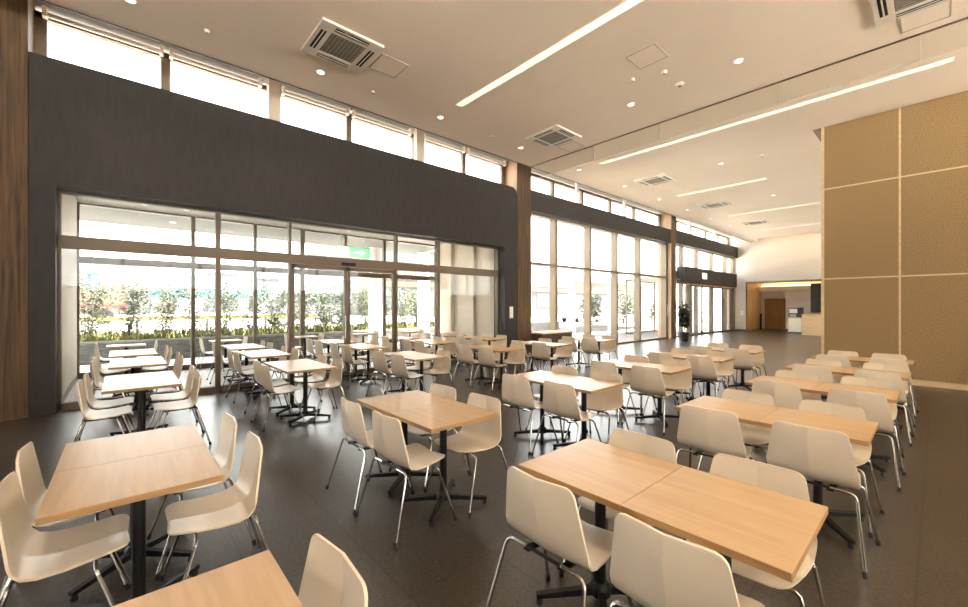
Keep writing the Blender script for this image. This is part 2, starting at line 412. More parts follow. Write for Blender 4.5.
# emergency sign on header
t = empty('exit_sign', (-8.40, 23.45, 3.0)); tag(t, 'small green and white emergency exit sign on entrance header', 'sign')
B(-.02, .02, -.33, .33, 0, .34).build('sign_box', M['plastic'], t)
B(.02, .024, -.30, .02, .03, .31).build('sign_face', M['signwhite'], t)
B(.02, .024, .02, .30, .03, .31).build('sign_panel', M['green'], t)
fig = MB(); fig.lathe([(.001, 0), (.03, .01), (.03, .05), (.001, .06)], 8, (.03, -.14, .22)); fig.bar((.03, -.14, .21), (.03, -.17, .13), .05, .01); fig.bar((.03, -.17, .13), (.03, -.09, .07), .03, .01); fig.bar((.03, -.17, .13), (.03, -.24, .06), .03, .01); fig.bar((.03, -.15, .2), (.03, -.07, .16), .02, .01)
fig.build('running_figure', M['green'], t)

# far wall with alcove opening
fw = MB()
fw.box(-9.4, -8.03, YW, YW + .3, 0, 6.3)
fw.box(-8.03, -2.6, YW, YW + .3, 3.06, 6.3)
fw.box(-2.6, XR, YW, YW + .3, 0, 6.3)
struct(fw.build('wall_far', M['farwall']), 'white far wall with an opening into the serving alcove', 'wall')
AY = 32.5
struct(B(-8.06, -8.03, YW + .02, AY, 0, 3.06).build('wall_alcove', M['awood']), 'amber wood side wall of the serving alcove', 'wall')
struct(B(-8.06, -2.6, AY, AY + .2, 0, 3.2).build('wall_alcove_back', M['cream']), 'cream back wall of the serving alcove', 'wall')
struct(B(-2.6, -2.5, YW + .3, AY + .2, 0, 3.2).build('wall_alcove_end', M['cream']), 'cream end wall of the serving alcove', 'wall')
struct(B(-8.1, -2.5, YW + .3, AY + .2, 3.06, 3.26).build('ceiling_alcove', M['ceiling']), 'low ceiling of the serving alcove', 'ceiling')
t = empty('wall_cabinet', (-5.5, AY - .55, 0)); tag(t, 'pale flush cabinet wall behind the coffee machine in alcove', 'cabinet')
for k in range(3):
    for j, (za, zb) in enumerate(((0.08, 1.93), (1.94, 2.50))):
        B(-1.05 + k * .76, -1.05 + k * .76 + .755, -.02, .5, za, zb).build('door_panel', M['cream'], t)
B(-1.05, 1.22, .0, .5, 0, .08).build('plinth', M['darkframe'], t)
t = empty('overhead_panel', (-5.5, AY - .6, 2.52)); tag(t, 'pale overhead panel above the amber door with hidden light', 'panel')
for k in range(5): B(-2.5 + k * 1.0, -2.5 + k * 1.0 + .995, 0, .58, 0, .34).build('panel_board', M['cream'], t)
tag(B(-7.9, -3.3, AY - .55, AY - .45, 2.87, 2.90).build('cove_light', M['cove']), 'warm glowing light strip on the overhead panel in alcove', 'light strip')
t = empty('door_3', (-7.22, AY - .05, 0)); struct(t, 'amber wooden double door inside the alcove', 'door')
for q in (0, 1):
    lf = B(-.50 + q * .505, q * .505, -.02, .04, 0, 1.97).build('leaf', M['doorwood'], t)
    MB().tube([(-.06 + q * .12, -.06, .95), (-.06 + q * .12, -.06, 1.15)], .012).build('handle', M['steel'], lf)
fr = MB(); fr.box(-.58, -.50, -.05, .05, 0, 2.05); fr.box(.505, .55, -.05, .05, 0, 2.05); fr.box(-.58, .55, -.05, .05, 1.97, 2.05)
fr.build('frame', M['doorwood'], t)
tag(B(-7.98, -7.88, AY - .5, AY - .38, 0, 1.05).build('trash_bin', M['machine']), 'slim dark bin standing beside the amber door', 'bin')
tag(B(-5.25, -3.3, AY - .72, AY - .66, 1.15, 2.95).build('wall_glass_panel', M['darkglass']), 'dark grey glass panel behind the serving counter', 'panel')
t = empty('serving_counter', (-3.9, 27.6, 0)); tag(t, 'pale wood serving counter at the alcove opening', 'counter')
B(-.96, 1.3, -.4, .4, 0, 1.06).build('body', M['pwood'], t); B(-1.0, 1.3, -.43, .43, 1.06, 1.11).build('worktop', M['awood'], t)
t = empty('coffee_machine', (-5.45, 28.95, .85)); tag(t, 'dark coffee machine on a white stand in the alcove', 'coffee machine')
B(-.31, .31, -.2, .25, .08, .62).build('body', M['machine'], t); B(-.27, .1, -.21, -.2, .3, .55).build('display', M['steel'], t)
B(-.29, .29, -.28, -.2, 0, .06).build('drip_tray', M['steel'], t); B(-.25, .05, -.24, -.2, .1, .24).build('spout', M['rim'], t); B(-.31, .31, -.2, .25, 0, .08).build('base', M['machine'], t)
t = empty('machine_stand', (-5.45, 28.95, 0)); tag(t, 'white cabinet carrying the coffee machine', 'cabinet')
B(-.31, .31, -.27, .27, .06, .849).build('body', M['plastic'], t); B(-.29, .29, -.25, .25, 0, .06).build('plinth', M['darkframe'], t)
B(-.29, .29, -.28, -.27, .1, .82).build('door', M['white'], t)
t = empty('wall_switch', (-8.25, YW - .01, 1.0)); tag(t, 'small pale control plate on the white far wall', 'switch')
B(-.07, .07, -.012, .01, 0, .25).build('plate', M['plastic'], t); B(-.03, .03, -.02, -.012, .12, .2).build('button', M['alu'], t)
struct(B(-8.66, -8.03, YW - .012, YW, 0, .08).build('baseboard_far', M['darkframe']), 'dark baseboard under the white far wall', 'baseboard')
# cove slot lamp at top of far wall
tag(B(-7.3, XR - .2, 27.9, 27.96, CEIL + .12, CEIL + .16).build('cove_light', M['cove']), 'glowing cove light in ceiling slot above the far wall', 'light strip')

# partition of felt panels
pt = empty('wall_partition', (-1.72, 11.65, 0)); struct(pt, 'tall movable partition of tan felt panels with pale wood strips', 'partition')
zj = [.10, 2.16, 4.15, CEIL + .1]
xj = [.0, 1.21, 2.42, 3.63, 4.84, 6.05, 7.26, 9.7]
for i in range(len(xj) - 1):
    for j in range(3):
        B(xj[i] + .015, xj[i + 1] - .015, 0, .10, zj[j] + .012, zj[j + 1] - .012).build('felt_panel', M['cork'], pt)
for i, x in enumerate(xj[:-1]): B(x - (.02 if i == 0 else .016), x + (.035 if i == 0 else .016), -.006, .11, .10, CEIL + .1).build('upright_strip', M['pwood'], pt)
for z in zj[1:3]: B(.016, 9.7, -.006, .04, z - .014, z + .014).build('rail_strip', M['pwood'], pt)
B(-.02, 9.7, -.012, .11, 0, .10).build('base_strip', M['pwood'], pt)

# corridor walls, roof and eave
struct(B(XO, -8.92, -.95, -.73, 0, 3.8).build('wall_corridor', M['corrwall']), 'cream end wall of the corridor beside the dark portal leg', 'wall')
struct(B(XO, -8.86, -.73, -.715, 0, .1).build('baseboard_corridor', M['bronze']), 'bronze baseboard of the corridor end wall', 'baseboard')
rw = MB(); rw.box(XO, -8.92, 8.6, 8.87, 0, 3.8); rw.box(-11.5, -11.2, 8.45, 8.6, 0, 3.8); rw.box(-10.3, -10.05, 8.5, 8.6, 0, 3.8)
struct(rw.build('wall_corridor_end', M['corrwall']), 'cream far end wall of the corridor with shallow piers', 'wall')
struct(B(-15.0, XO - .06, -1.4, 9.3, 3.8, 4.3).build('roof_terrace_eave', M['soffit']), 'grey soffit of the eave outside the corridor', 'roof')
struct(B(XO - .06, -8.92, -1.4, 9.3, 3.8, 4.3).build('ceiling_corridor', M['corr']), 'pale ceiling of the glazed corridor', 'ceiling')
for (x, y, lab) in ((-11.6, .35, 'first downlight of the corridor ceiling'), (-11.6, 1.1, 'second downlight of the corridor ceiling'), (-13.6, 1.0, 'downlight under the outer eave'), (-11.6, 5.0, 'third downlight of the corridor ceiling')):
    t = empty('downlight', (x, y, 3.8)); tag(t, lab, 'downlight', 'corridor downlights')
    MB().lathe([(.05, 0), (.075, 0), (.075, -.012), (.05, -.012)], 16).build('trim_ring', M['plastic'], t)
    MB().lathe([(.001, -.016), (.05, -.016), (.05, -.009), (.001, -.009)], 16).build('lens', M['spot'], t)

# unseen rest of the hall, with side glazing, eave and ground added for light
struct(B(XR, XR + .2, YB, YW, 0, 2.4).build('wall_right', M['white']), 'unseen white side wall of the hall under the added high glazing', 'wall')  # unseen wall, solid below to block low light from the side
window('window_added', XR + .1, YB, YW, 2.4, CEIL, [-6 + 3 * k for k in range(12)], [], 'added high glazing, unseen, lighting the hall from the other side', M['bronze2'], depth=.2, pw=.1)  # added unseen glazing, lets ground light up onto the ceiling
struct(B(XR, 15.5, YB, YW, CEIL + .25, CEIL + .55).build('roof_eave_added', M['corr']), 'added unseen overhang keeping high sky light off the side glazing', 'roof')  # added unseen overhang, holds back direct sky light
struct(B(XR + .2, 60, -60, 60, -.25, -.03).build('ground_bounce', M['bounce']), 'added pale ground beyond the side glazing to bounce light up', 'ground')  # added ground, reflects sunlight up to the hall ceiling
struct(B(-9.1, XR, YB - .2, YB, 0, 6.3).build('wall_back', M['dwood']), 'unseen back wall of the hall, made walnut dark to cut bounced light', 'wall')  # unseen wall, dark finish added to cut light on chair backs

# ------------------------------------------------------------------ ceiling fittings
def strip_light(x0, x1, y, w, lab):
    t = empty('ceiling_light', ((x0 + x1) / 2, y, CEIL)); tag(t, lab, 'ceiling light', 'recessed strip lights')
    h = (x1 - x0) / 2
    B(-h, h, -w / 2, w / 2, -.004, .02).build('diffuser', M['lamp'], t)
    fr = MB()
    for q in ((-h - .012, h + .012, -w / 2 - .012, -w / 2), (-h - .012, h + .012, w / 2, w / 2 + .012), (-h - .012, -h, -w / 2, w / 2), (h, h + .012, -w / 2, w / 2)): fr.box(*q, -.008, .02)
    fr.build('frame', M['ceiling'], t)
strip_light(-6.28, .1, 4.94, .15, 'first long strip light, over the front dining tables')
strip_light(-6.24, .17, 9.90, .15, 'second long strip light, seen behind the hanging glass screen')
strip_light(-6.20, -3.55, 14.86, .15, 'short third strip light beyond the hanging glass screen')
strip_light(-6.15, -2.4, 19.84, .15, 'fourth strip light, towards the far wall')
strip_light(-6.10, -2.4, 24.85, .15, 'fifth strip light, just before the white far wall')

DL = [(-6.93, .07), (-6.93, 2.49), (-6.93, 4.96), (-6.93, 7.41), (-6.92, 9.87), (-6.87, 12.33), (-6.86, 14.8), (-6.84, 17.28), (-6.84, 19.8), (-6.79, 22.25), (-6.79, 24.73),
      (-4.0, 7.42), (-4.0, 12.37), (-3.9, 17.29), (-2.14, 7.39)]
ordn = 'first second third fourth fifth sixth seventh eighth ninth tenth eleventh'.split()
base = None
for i, (x, y) in enumerate(DL):
    if base is None:
        t = empty('downlight', (x, y, CEIL))
        MB().lathe([(.055, 0), (.070, 0), (.067, -.012), (.055, -.010)], 20).build('trim_ring', M['plastic'], t, smooth=True)
        MB().lathe([(.001, -.016), (.055, -.016), (.055, -.009), (.001, -.009)], 20).build('lens', M['spot'], t)
        base = t
    else: t = copy_tree(base); t.location = (x, y, CEIL)
    if i < 11: lab = f'{ordn[i]} small round downlight in the row along the clerestory'
    else: lab = ['round downlight in mid ceiling before the hanging glass screen', 'round downlight in mid ceiling beside the second strip light', 'round downlight in mid ceiling beside fourth strip light', 'round downlight between ceiling sensors and the cassette over the partition'][i - 11]
    tag(t, lab, 'downlight', 'ceiling downlights')
def spot(x, y, z, e, ang=2.2):
    l = bpy.data.lights.new('downlight_and_fill_lamp', 'SPOT'); l.energy = e; l.color = (1, .80, .55); l.spot_size = ang; l.spot_blend = .9; l.shadow_soft_size = .06
    o = bpy.data.objects.new('downlight_and_fill_lamp', l); COL.objects.link(o); o.location = (x, y, z - .03)
SPOT = 34
for x, y in DL: spot(x, y, CEIL, SPOT)
for x in (.4, 3.2, 6.0):
    for y in (.07, 2.49, 4.96): spot(x, y, CEIL, SPOT)  # added unseen fill lamps with no fittings

def cassette(x, y, lab):
    t = empty('ceiling_air_conditioner', (x, y, CEIL)); tag(t, lab, 'air conditioner', 'ceiling cassette air conditioners')
    a, b = .46, .26
    pm = MB()
    pm.box(-a, a, -a, -b, -.035, 0); pm.box(-a, a, b, a, -.035, 0); pm.box(-a, -b, -b, b, -.035, 0); pm.box(b, a, -b, b, -.035, 0)
    pm.build('panel', M['plastic'], t, bevel=.006)
    gm = B(-b, b, -b, b, -.03, -.005).build('intake_grille', M['grille'], t)
    gr = MB()
    for k in range(9): gr.box(-b + .01, b - .01, -b + .03 + k * .057, -b + .036 + k * .057, -.033, -.03)
    gr.build('grille_bars', M['joint'], gm)
    for k in range(4):
        mb = MB(); mb.box(-.25, .25, -.405, -.325, -.037, -.034)
        o = mb.build('air_slot', M['slot'], t); o.rotation_euler = (0, 0, k * PI / 2)
        v = B(-.245, .245, -.372, -.355, -.041, -.037).build('louvre', M['plastic'], o)
cassette(-6.05, 2.5, 'square ceiling air conditioner over the portal end of the hall')
cassette(-5.97, 7.5, 'square ceiling air conditioner just before the hanging glass screen')
cassette(-5.9, 12.45, 'square ceiling air conditioner just past the hanging glass screen')
cassette(-5.8, 17.2, 'square ceiling air conditioner between third and fourth strip lights')
cassette(-5.75, 22.3, 'square ceiling air conditioner between fourth and fifth strip lights')
cassette(-.12, 7.43, 'square ceiling air conditioner over the partition side tables')

def hatch(x, y, lab):
    t = empty('ceiling_hatch', (x, y, CEIL)); tag(t, lab, 'access hatch', 'ceiling access hatches')
    B(-.22, .22, -.22, .22, -.006, .0).build('cover', M['ceiling'], t)
    fr = MB()
    for q in ((-.24, .24, -.24, -.222), (-.24, .24, .222, .24), (-.24, -.222, -.222, .222), (.222, .24, -.222, .222)): fr.box(*q, -.008, 0)
    fr.build('edge_frame', M['joint'], t)
hatch(-6.02, 3.27, 'square access hatch beside the air conditioner at portal end')
hatch(-6.05, 8.28, 'square access hatch between the hanging glass and second air conditioner')
hatch(-3.07, 6.2, 'square access hatch in mid ceiling near the round sensors')
hatch(-.12, 8.17, 'square access hatch by air conditioner over the partition side')
def sensor(x, y, r, lab, cat='smoke detector'):
    t = empty('smoke_detector', (x, y, CEIL)); tag(t, lab, cat, 'ceiling sensors')
    MB().lathe([(r, 0), (r, -.02), (r * .75, -.035), (.001, -.037)], 16).build('housing', M['plastic'], t, smooth=True)
    MB().lathe([(r * .4, -.036), (r * .35, -.045), (.001, -.046)], 12).build('sensor_dome', M['grille'], t, smooth=True)
sensor(-3.06, 7.4, .075, 'round smoke detector nearest the hanging glass screen')
sensor(-3.07, 6.81, .05, 'small round sensor between the hatch and smoke detector')
sensor(-3.54, 6.62, .035, 'tiny sprinkler head beside the mid ceiling hatch', 'sprinkler')
sensor(-6.97, .9, .035, 'tiny sprinkler head by the first clerestory blind', 'sprinkler')
sensor(-6.93, 3.44, .035, 'tiny sprinkler head beside the portal end air conditioner', 'sprinkler')
sensor(-6.88, 6.4, .035, 'tiny sprinkler head before the second air conditioner', 'sprinkler')
sensor(-3.06, 12.48, .06, 'round sensor in the ceiling past the hanging glass screen')

# hanging glass smoke screen
t = empty('smoke_screen', (0, 8.62, CEIL)); tag(t, 'clear glass smoke screen hanging across the ceiling', 'glass screen')
xs = [-7.66, -6.96, -5.62, -4.0, -1.88, -.16, 1.7, 3.6, 5.5, 7.9]
for a, b in zip(xs, xs[1:]): B(a + .002, b - .002, -.004, .004, -.395, -.02).build('glass_pane', M['sglass'], t)
B(xs[0], xs[-1], -.012, .012, -.022, -.001).build('top_channel', M['bronze'], t)
B(xs[0], xs[-1], -.007, .007, -.402, -.395).build('bottom_rail', M['plastic'], t)
for x in xs[1:-1]: B(x - .005, x + .005, -.007, .007, -.395, -.022).build('joint_strip', M['joint'], t)

# wall plates
t = empty('wall_switch', (XF + .002, 8.62, 1.2)); tag(t, 'tall white switch plate on the dark portal leg', 'switch')
B(0, .012, -.07, .07, 0, .34).build('plate', M['plastic'], t); B(.012, .018, -.03, .03, .05, .13).build('button', M['white'], t); B(.012, .018, -.03, .03, .2, .28).build('button', M['white'], t)
t = empty('wall_switch', (-8.71, 19.498, 1.08)); tag(t, 'tall white plate on the walnut column by the plant', 'switch')
B(-.1, .1, -.015, .0, 0, .55).build('plate', M['plastic'], t); B(-.04, .04, -.02, -.015, .2, .3).build('button', M['alu'], t)
t = empty('wall_socket', (-8.69, 19.498, .18)); tag(t, 'small dark socket low on the walnut column by the plant', 'socket')
B(-.07, .07, -.015, .0, 0, .14).build('plate', M['machine'], t)

# wooden counter beside the middle column
t = empty('low_counter', (-8.2, 10.3, 0)); tag(t, 'low walnut counter running from the middle column along glass', 'counter')
B(-.25, .2, -.79, .72, 0, .70).build('body', M['dwood'], t); B(-.28, .24, -.8, .75, .70, .75).build('top', M['pwood'], t)

# potted plant by the entrance
t = empty('potted_plant', (-7.45, 18.5, 0)); tag(t, 'tall bushy green plant in a black pot by the walnut column', 'plant')
MB().lathe([(.15, 0), (.20, .38), (.21, .40), (.18, .40), (.17, .36), (.001, .36)], 18).build('pot', M['pot'], t, smooth=True)
st = MB(); lv = MB()
rp = random.Random(3)
for k in range(7):
    a = rp.uniform(0, 2 * PI); h = rp.uniform(1.2, 2.0); q = rp.uniform(.06, .30)
    pts = [(q * math.cos(a) * s * .8, q * math.sin(a) * s * .8, .36 + (h - .36) * s) for s in (0, .33, .66, 1)]
    st.tube(pts, .010, 5)
    for n in range(70):
        s = rp.uniform(.25, 1.02); c = Vector((q * math.cos(a) * s * .8, q * math.sin(a) * s * .8, .36 + (h - .36) * s))
        b = rp.uniform(0, 2 * PI); L = rp.uniform(.16, .30); d = Vector((math.cos(b), math.sin(b), rp.uniform(-.35, .5))).normalized()
        sd = d.cross(Vector((0, 0, 1))).normalized() * L * .17
        m1 = c + d * L * .5 + Vector((0, 0, .02)); e = c + d * L + Vector((0, 0, -.03))
        lv.add([c, m1 + sd, e, m1 - sd], [(0, 1, 2, 3)])
st.build('stem', M['stem'], t); lv.build('foliage', M['leafdark'], t)

# ------------------------------------------------------------------ chair
def shell_mesh():
    prof = []
    # (y, z) centreline: top of back -> bend -> front of the seat
    top, low = Vector((-.168, .793)), Vector((-.128, .515))
    d = (top - low).length
    for s in (0, .005, .013, .024, .036, .10, .17, .23, d): prof.append((top.lerp(low, s / d), s))
    bend = [(-.119, .480), (-.094, .451), (-.050, .437)]
    s = d
    p0 = low
    for q in bend:
        q = Vector(q); s += (q - p0).length; prof.append((q, s)); p0 = q
    for q in ((.03, .434), (.12, .441), (.18, .449), (.205, .451), (.222, .450), (.232, .447), (.238, .443)):
        q = Vector(q); s += (q - p0).length; prof.append((q, s)); p0 = q
    tot = s
    us = [-1, -.985, -.93, -.75, -.4, 0, .4, .75, .93, .985, 1]
    rows = []
    n = len(prof)
    for i, (p, s) in enumerate(prof):
        a = prof[max(0, i - 1)][0]; b = prof[min(n - 1, i + 1)][0]
        t = (b - a).normalized(); nrm = Vector((t.y * -1, t.x))       # towards the sitter
        if nrm.x + nrm.y < 0: nrm = -nrm
        k = s / tot
        if s < d: hw = .188 + (.238 - .188) * (s / d)
        else: hw = .238 - (.238 - .196) * ((s - d) / (tot - d)) ** 1.3
        for r, e in ((.036, s), (.055, tot - s)):
            if e < r: hw -= r - math.sqrt(max(0, r * r - (r - e) ** 2))
        cr = .018 + .022 * s / .10 if s < .10 else (.040 - .012 * (s - .10) / (d - .10) if s < d else max(.014, .028 - .014 * (s - d) / .07))
        rows.append((p, nrm, hw, cr))
    th = .010
    vs = []
    for side in (1, -1):
        for (p, nrm, hw, cr) in rows:
            for u in us:
                off = -cr * (1 - abs(u)) + (th / 2) * side
                q = p + nrm * off
                vs.append((u * hw, q.x, q.y))
    m = len(us); N = n * m
    fs = []; top_f = []
    for i in range(n - 1):
        for j in range(m - 1):
            a = i * m + j
            fs.append((a, a + 1, a + m + 1, a + m)); fs.append((N + a, N + a + m, N + a + m + 1, N + a + 1))
    for i in range(n - 1):
        for j in (0, m - 1): fs.append((i * m + j, (i + 1) * m + j, N + (i + 1) * m + j, N + i * m + j))
    for j in range(m - 1):
        for i in (0, n - 1): fs.append((i * m + j, i * m + j + 1, N + i * m + j + 1, N + i * m + j))
    me = bpy.data.meshes.new('seat_shell'); me.from_pydata(vs, [], fs)
    bm = bmesh.new(); bm.from_mesh(me); bmesh.ops.recalc_face_normals(bm, faces=bm.faces)
    for f in bm.faces: f.smooth = True
    for e in bm.edges:
        if all(abs(v.co.x) < 1e-5 for v in e.verts) and abs(e.verts[0].co.y - e.verts[1].co.y) + abs(e.verts[0].co.z - e.verts[1].co.z) > .002: e.smooth = False
        if len(e.link_faces) == 2 and e.calc_face_angle(0) > .9: e.smooth = False
    bm.to_mesh(me); bm.free(); me.materials.append(M['shell'])
    return me

def arc_leg(sx, sy):
    yt = -.132 if sy < 0 else .125; zt = .424 if sy < 0 else .404
    p = [Vector((.10 * sx, yt, zt)), Vector((.18 * sx, yt, zt))]
    c = [(.203, .004), (.219, .016), (.227, .036)]
    foot = Vector((.278 * sx, .25 * sy, .012))
    for x, q in c: p.append(Vector((x * sx, yt + (.01 * sy) * (q / .036), zt - q)))
    knee = Vector((.227 * sx, yt + .01 * sy, zt - .036))
    p.append(knee.lerp(foot, .5)); p.append(foot)
    return p

def make_chair():
    t = empty('dining_chair')
    o = bpy.data.objects.new('seat_shell', shell_mesh()); COL.objects.link(o); o.parent = t
    for sy in (-1, 1):
        for sx in (-1, 1):
            pts = arc_leg(sx, sy)
            lg = MB().tube(pts, .0088, 8).build('leg', M['chrome'], t, smooth=True)
            f = pts[-1]; d = (pts[-2] - f).normalized()
            MB().tube([f - Vector((0, 0, .012)), f, f + d * .022], [.0125, .0125, .0115], 8).build('foot_cap', M['rubber'], lg, smooth=True)
    fr = MB()
    for s in (-1, 1): fr.bar((s * .10, -.135, .409), (s * .10, -.06, .405), .034, .012); fr.bar((s * .10, -.06, .405), (s * .10, .155, .405), .034, .012)
    fr.tube([(-.10, -.132, .424), (.10, -.132, .424)], .0088, 8); fr.tube([(-.10, .125, .404), (.10, .125, .404)], .0088, 8)
    fr.build('seat_frame', M['black'], t)
    return t

def make_table(w, d):
    t = empty('dining_table')
    tp = MB(); H = .72
    tp.box(-w / 2, w / 2, -d / 2, d / 2, H - .03, H)
    o = tp.build('tabletop', [M['twood'], M['tedge']], t)
    for p in o.data.polygons: p.material_index = 0 if p.normal.z > .5 else 1
    bm = bmesh.new(); bm.from_mesh(o.data)
    bmesh.ops.bevel(bm, geom=list(bm.edges), offset=.0018, segments=1, affect='EDGES'); bm.to_mesh(o.data); bm.free()
    MB().tube([(0, 0, .05), (0, 0, .682)], .028, 14).build('post', M['black'], t, smooth=True)
    sp = MB(); sp.box(-.16, .16, -.16, .16, .680, .6895); sp.box(-.04, .04, -.23, .23, .668, .682); sp.box(-.23, .23, -.04, .04, .668, .682)
    sp.build('support_plate', M['black'], t)
    MB().lathe([(.055, .045), (.055, .085), (.035, .11), (.03, .11)], 14).build('hub', M['black'], t, smooth=True)
    for sx, sy in ((1, 1), (1, -1), (-1, 1), (-1, -1)):
        e = Vector((.215 * sx, .265 * sy, .042)); 
        a = MB().bar((.03 * sx, .037 * sy, .062), e, .036, .038, .030, .022).build('base_arm', M['black'], t)
        MB().lathe([(.016, 0), (.018, .008), (.012, .03)], 10, (e.x * .95, e.y * .95, 0)).build('foot_pad', M['rubber'], a)
    return t

TW, TD = .588, .635
rows = [.06, 1.885, 3.76, 5.46, 7.10, 8.76]
rown = ['front row', 'second row', 'third row', 'fourth row', 'fifth row', 'sixth row']
cols = {0: {0: -.36, 1: -.305, 2: -.285, 3: -.245, 4: -.225, 5: -.235}, 1: {0: -2.37, 1: -2.30, 2: -2.28, 3: -2.23, 4: -2.19, 5: -2.17},
        2: {0: -5.46, 1: -5.53, 2: -5.44, 3: -5.40, 4: -5.37, 5: -5.35}, 3: {0: -7.51, 1: -7.47, 2: -7.49, 3: -7.49, 4: -7.46},
        4: {0: -9.15, 1: -9.10, 2: -9.05, 3: -9.08, 4: -9.08}, 5: {0: -11.35, 1: -11.35, 2: -11.35, 3: -11.35, 4: -11.35}}
dY = {(2, 0): .10, (3, 0): .11, (4, 0): .08, (2, 3): .08, (2, 5): .12, (2, 2): -.04, (2, 4): -.04}
coln = {0: 'line beside tan partition', 1: 'second line from tan partition', 2: 'third line from tan partition', 3: 'line just inside glass doors',
        4: 'line just beyond glass doors', 5: 'line along the outer glass'}
rj = random.Random(11)
chair0 = make_chair(); table0 = make_table(TW, TD); used_c = used_t = False
for c in cols:
    for r, xr in cols[c].items():
        y = rows[r] + dY.get((c, r), 0)
        halves = [('window-side', xr - TW * 1.5 - .002), ('partition-side', xr - TW * .5)]
        if c == 5: halves = halves[1:]
        if c == 0 and r == 0: halves = halves[:1]
        for hn, x in halves:
            t = table0 if not used_t else copy_tree(table0); used_t = True
            t.location = (x, y, 0)
            hw = '' if c == 5 or (c == 0 and r == 0) else f'{hn} half of the pair, '
            tag(t, f'pale beech pedestal table, {hw}{rown[r]}, {coln[c]}', 'table', 'beech pedestal tables')
            for s in (-1, 1):
                if c == 0 and r == 0 and s < 0: continue
                k = chair0 if not used_c else copy_tree(chair0); used_c = True
                off = (-.325 if s < 0 else .265)
                if r == 0 and c: off = (-.275 if c == 1 else -.31) if s < 0 else .34
                k.location = (x + rj.uniform(-.012, .012) + (((-.022 if hn[0] == 'p' else -.008) if r < 2 else (.045 if hn[0] == 'p' else .022)) if s < 0 else .018), y + off + rj.uniform(-.015, .015), 0)
                k.rotation_euler = (0, 0, (0 if s < 0 else PI) + math.radians(rj.uniform(-2.2, 2.2)))
                face = 'facing far wall' if s < 0 else 'backed to far wall'
                sw = '' if c == 5 or (c == 0 and r == 0) else f'{hn} seat, '
                tag(k, f'white chair {face}, {sw}{rown[r]}, {coln[c]}', 'chair', 'white shell dining chairs')

# ------------------------------------------------------------------ outside
struct(B(-15.3, XO - .1, -30, 9.5, -.25, -.03).build('ground_terrace', M['pave']), 'pale paving outside the corridor glass', 'ground')
gm2 = MB(); gm2.box(XO - .1, -8.92, 8.87, 60, -.25, -.03); gm2.box(-17.0, XO - .1, 11.1, 60, -.25, -.03); gm2.box(-15.3, XO - .1, 9.5, 11.1, -.25, -.03); gm2.box(XO - .1, -8.92, -30, -.95, -.25, -.03)
struct(gm2.build('ground_path', M['pave2']), 'pale paving along the hall glazing', 'ground')
struct(B(-130, -17.0, -120, 22, -.3, .5).build('ground_street', M['asphalt']), 'bright street surface beyond the hedge', 'ground')
struct(B(-130, -17.0, 22, 140, -.3, -.02).build('ground_forecourt', M['pave2']), 'bright forecourt beyond the entrance', 'ground')
pw = empty('planter', (-15.3, 4, 0)); tag(pw, 'long grey stone planter wall below the hedge', 'planter')
B(-.22, 0, -16, 11, -.1, .52).build('stone_wall', M['stone'], pw); B(-.26, .03, -16, 11.03, .52, .58).build('coping', M['kerb'], pw)
B(-1.7, -.22, -16, 11, -.1, .50).build('soil', M['soil'], pw)
rg = random.Random(5)
gc = MB()
for k in range(5200):
    x, yy = rg.uniform(-16.9, -15.5), rg.uniform(-8, 15); h = rg.uniform(.08, .34); a = rg.uniform(0, PI); L = .035
    dx, dy = L * math.cos(a), L * math.sin(a); lx, ly = rg.uniform(-.1, .1), rg.uniform(-.1, .1)
    gc.add([(x - dx, yy - dy, .50), (x + dx, yy + dy, .50), (x + dx * .6 + lx, yy + dy * .6 + ly, .5 + h), (x - dx * .6 + lx, yy - dy * .6 + ly, .5 + h)], [(0, 1, 2, 3)])
tag(gc.build('ground_cover', M['grassy']), 'low yellow-green ground cover in the stone planter', 'ground cover', kind='stuff')

def shrub(x, y, z, h, spread, nl, rs, m, lab, group, leaf=.062, name='hedge_shrub'):
    t = empty(name, (x, y, z)); tag(t, lab, 'shrub', group)
    st = MB(); lv = MB(); r = random.Random(rs)
    for k in range(4):
        a = r.uniform(0, 2 * PI); q = spread * r.uniform(.3, .9); hh = h * r.uniform(.75, 1)
        P = lambda s: Vector((q * math.cos(a) * s, q * math.sin(a) * s, hh * s))
        st.tube([P(0), P(.35) + Vector((r.uniform(-.03, .03), r.uniform(-.03, .03), 0)), P(.7), P(1)], [.016, .013, .009, .005], 5)
        for n in range(nl // 4):
            s = r.uniform(.06, 1.03) ** .9
            c = P(s) + Vector((r.gauss(0, .5), r.gauss(0, .5), r.gauss(0, .3))) * spread * .55
            if c.z < .02: c.z = .05
            b = r.uniform(0, 2 * PI); d = Vector((math.cos(b), math.sin(b), r.uniform(-.6, .6))).normalized(); L = leaf * r.uniform(.7, 1.4)
            u = Vector((r.uniform(-1, 1), r.uniform(-1, 1), r.uniform(-1, 1))); sd = d.cross(u)
            if sd.length < .1: continue
            sd = sd.normalized() * L * .3
            lv.add([c, c + d * L * .5 + sd, c + d * L, c + d * L * .5 - sd], [(0, 1, 2, 3)], 1 if r.random() < .35 else 0)
    st.build('stem', M['stem'], t); lv.build('foliage', m, t)
hs = [-1.55, -.75, .1, .95, 1.75, 2.5, 3.4, 4.15, 5.0, 5.9, 6.7, 7.6, 8.5, 9.4, 10.3, 11.3, 12.4]
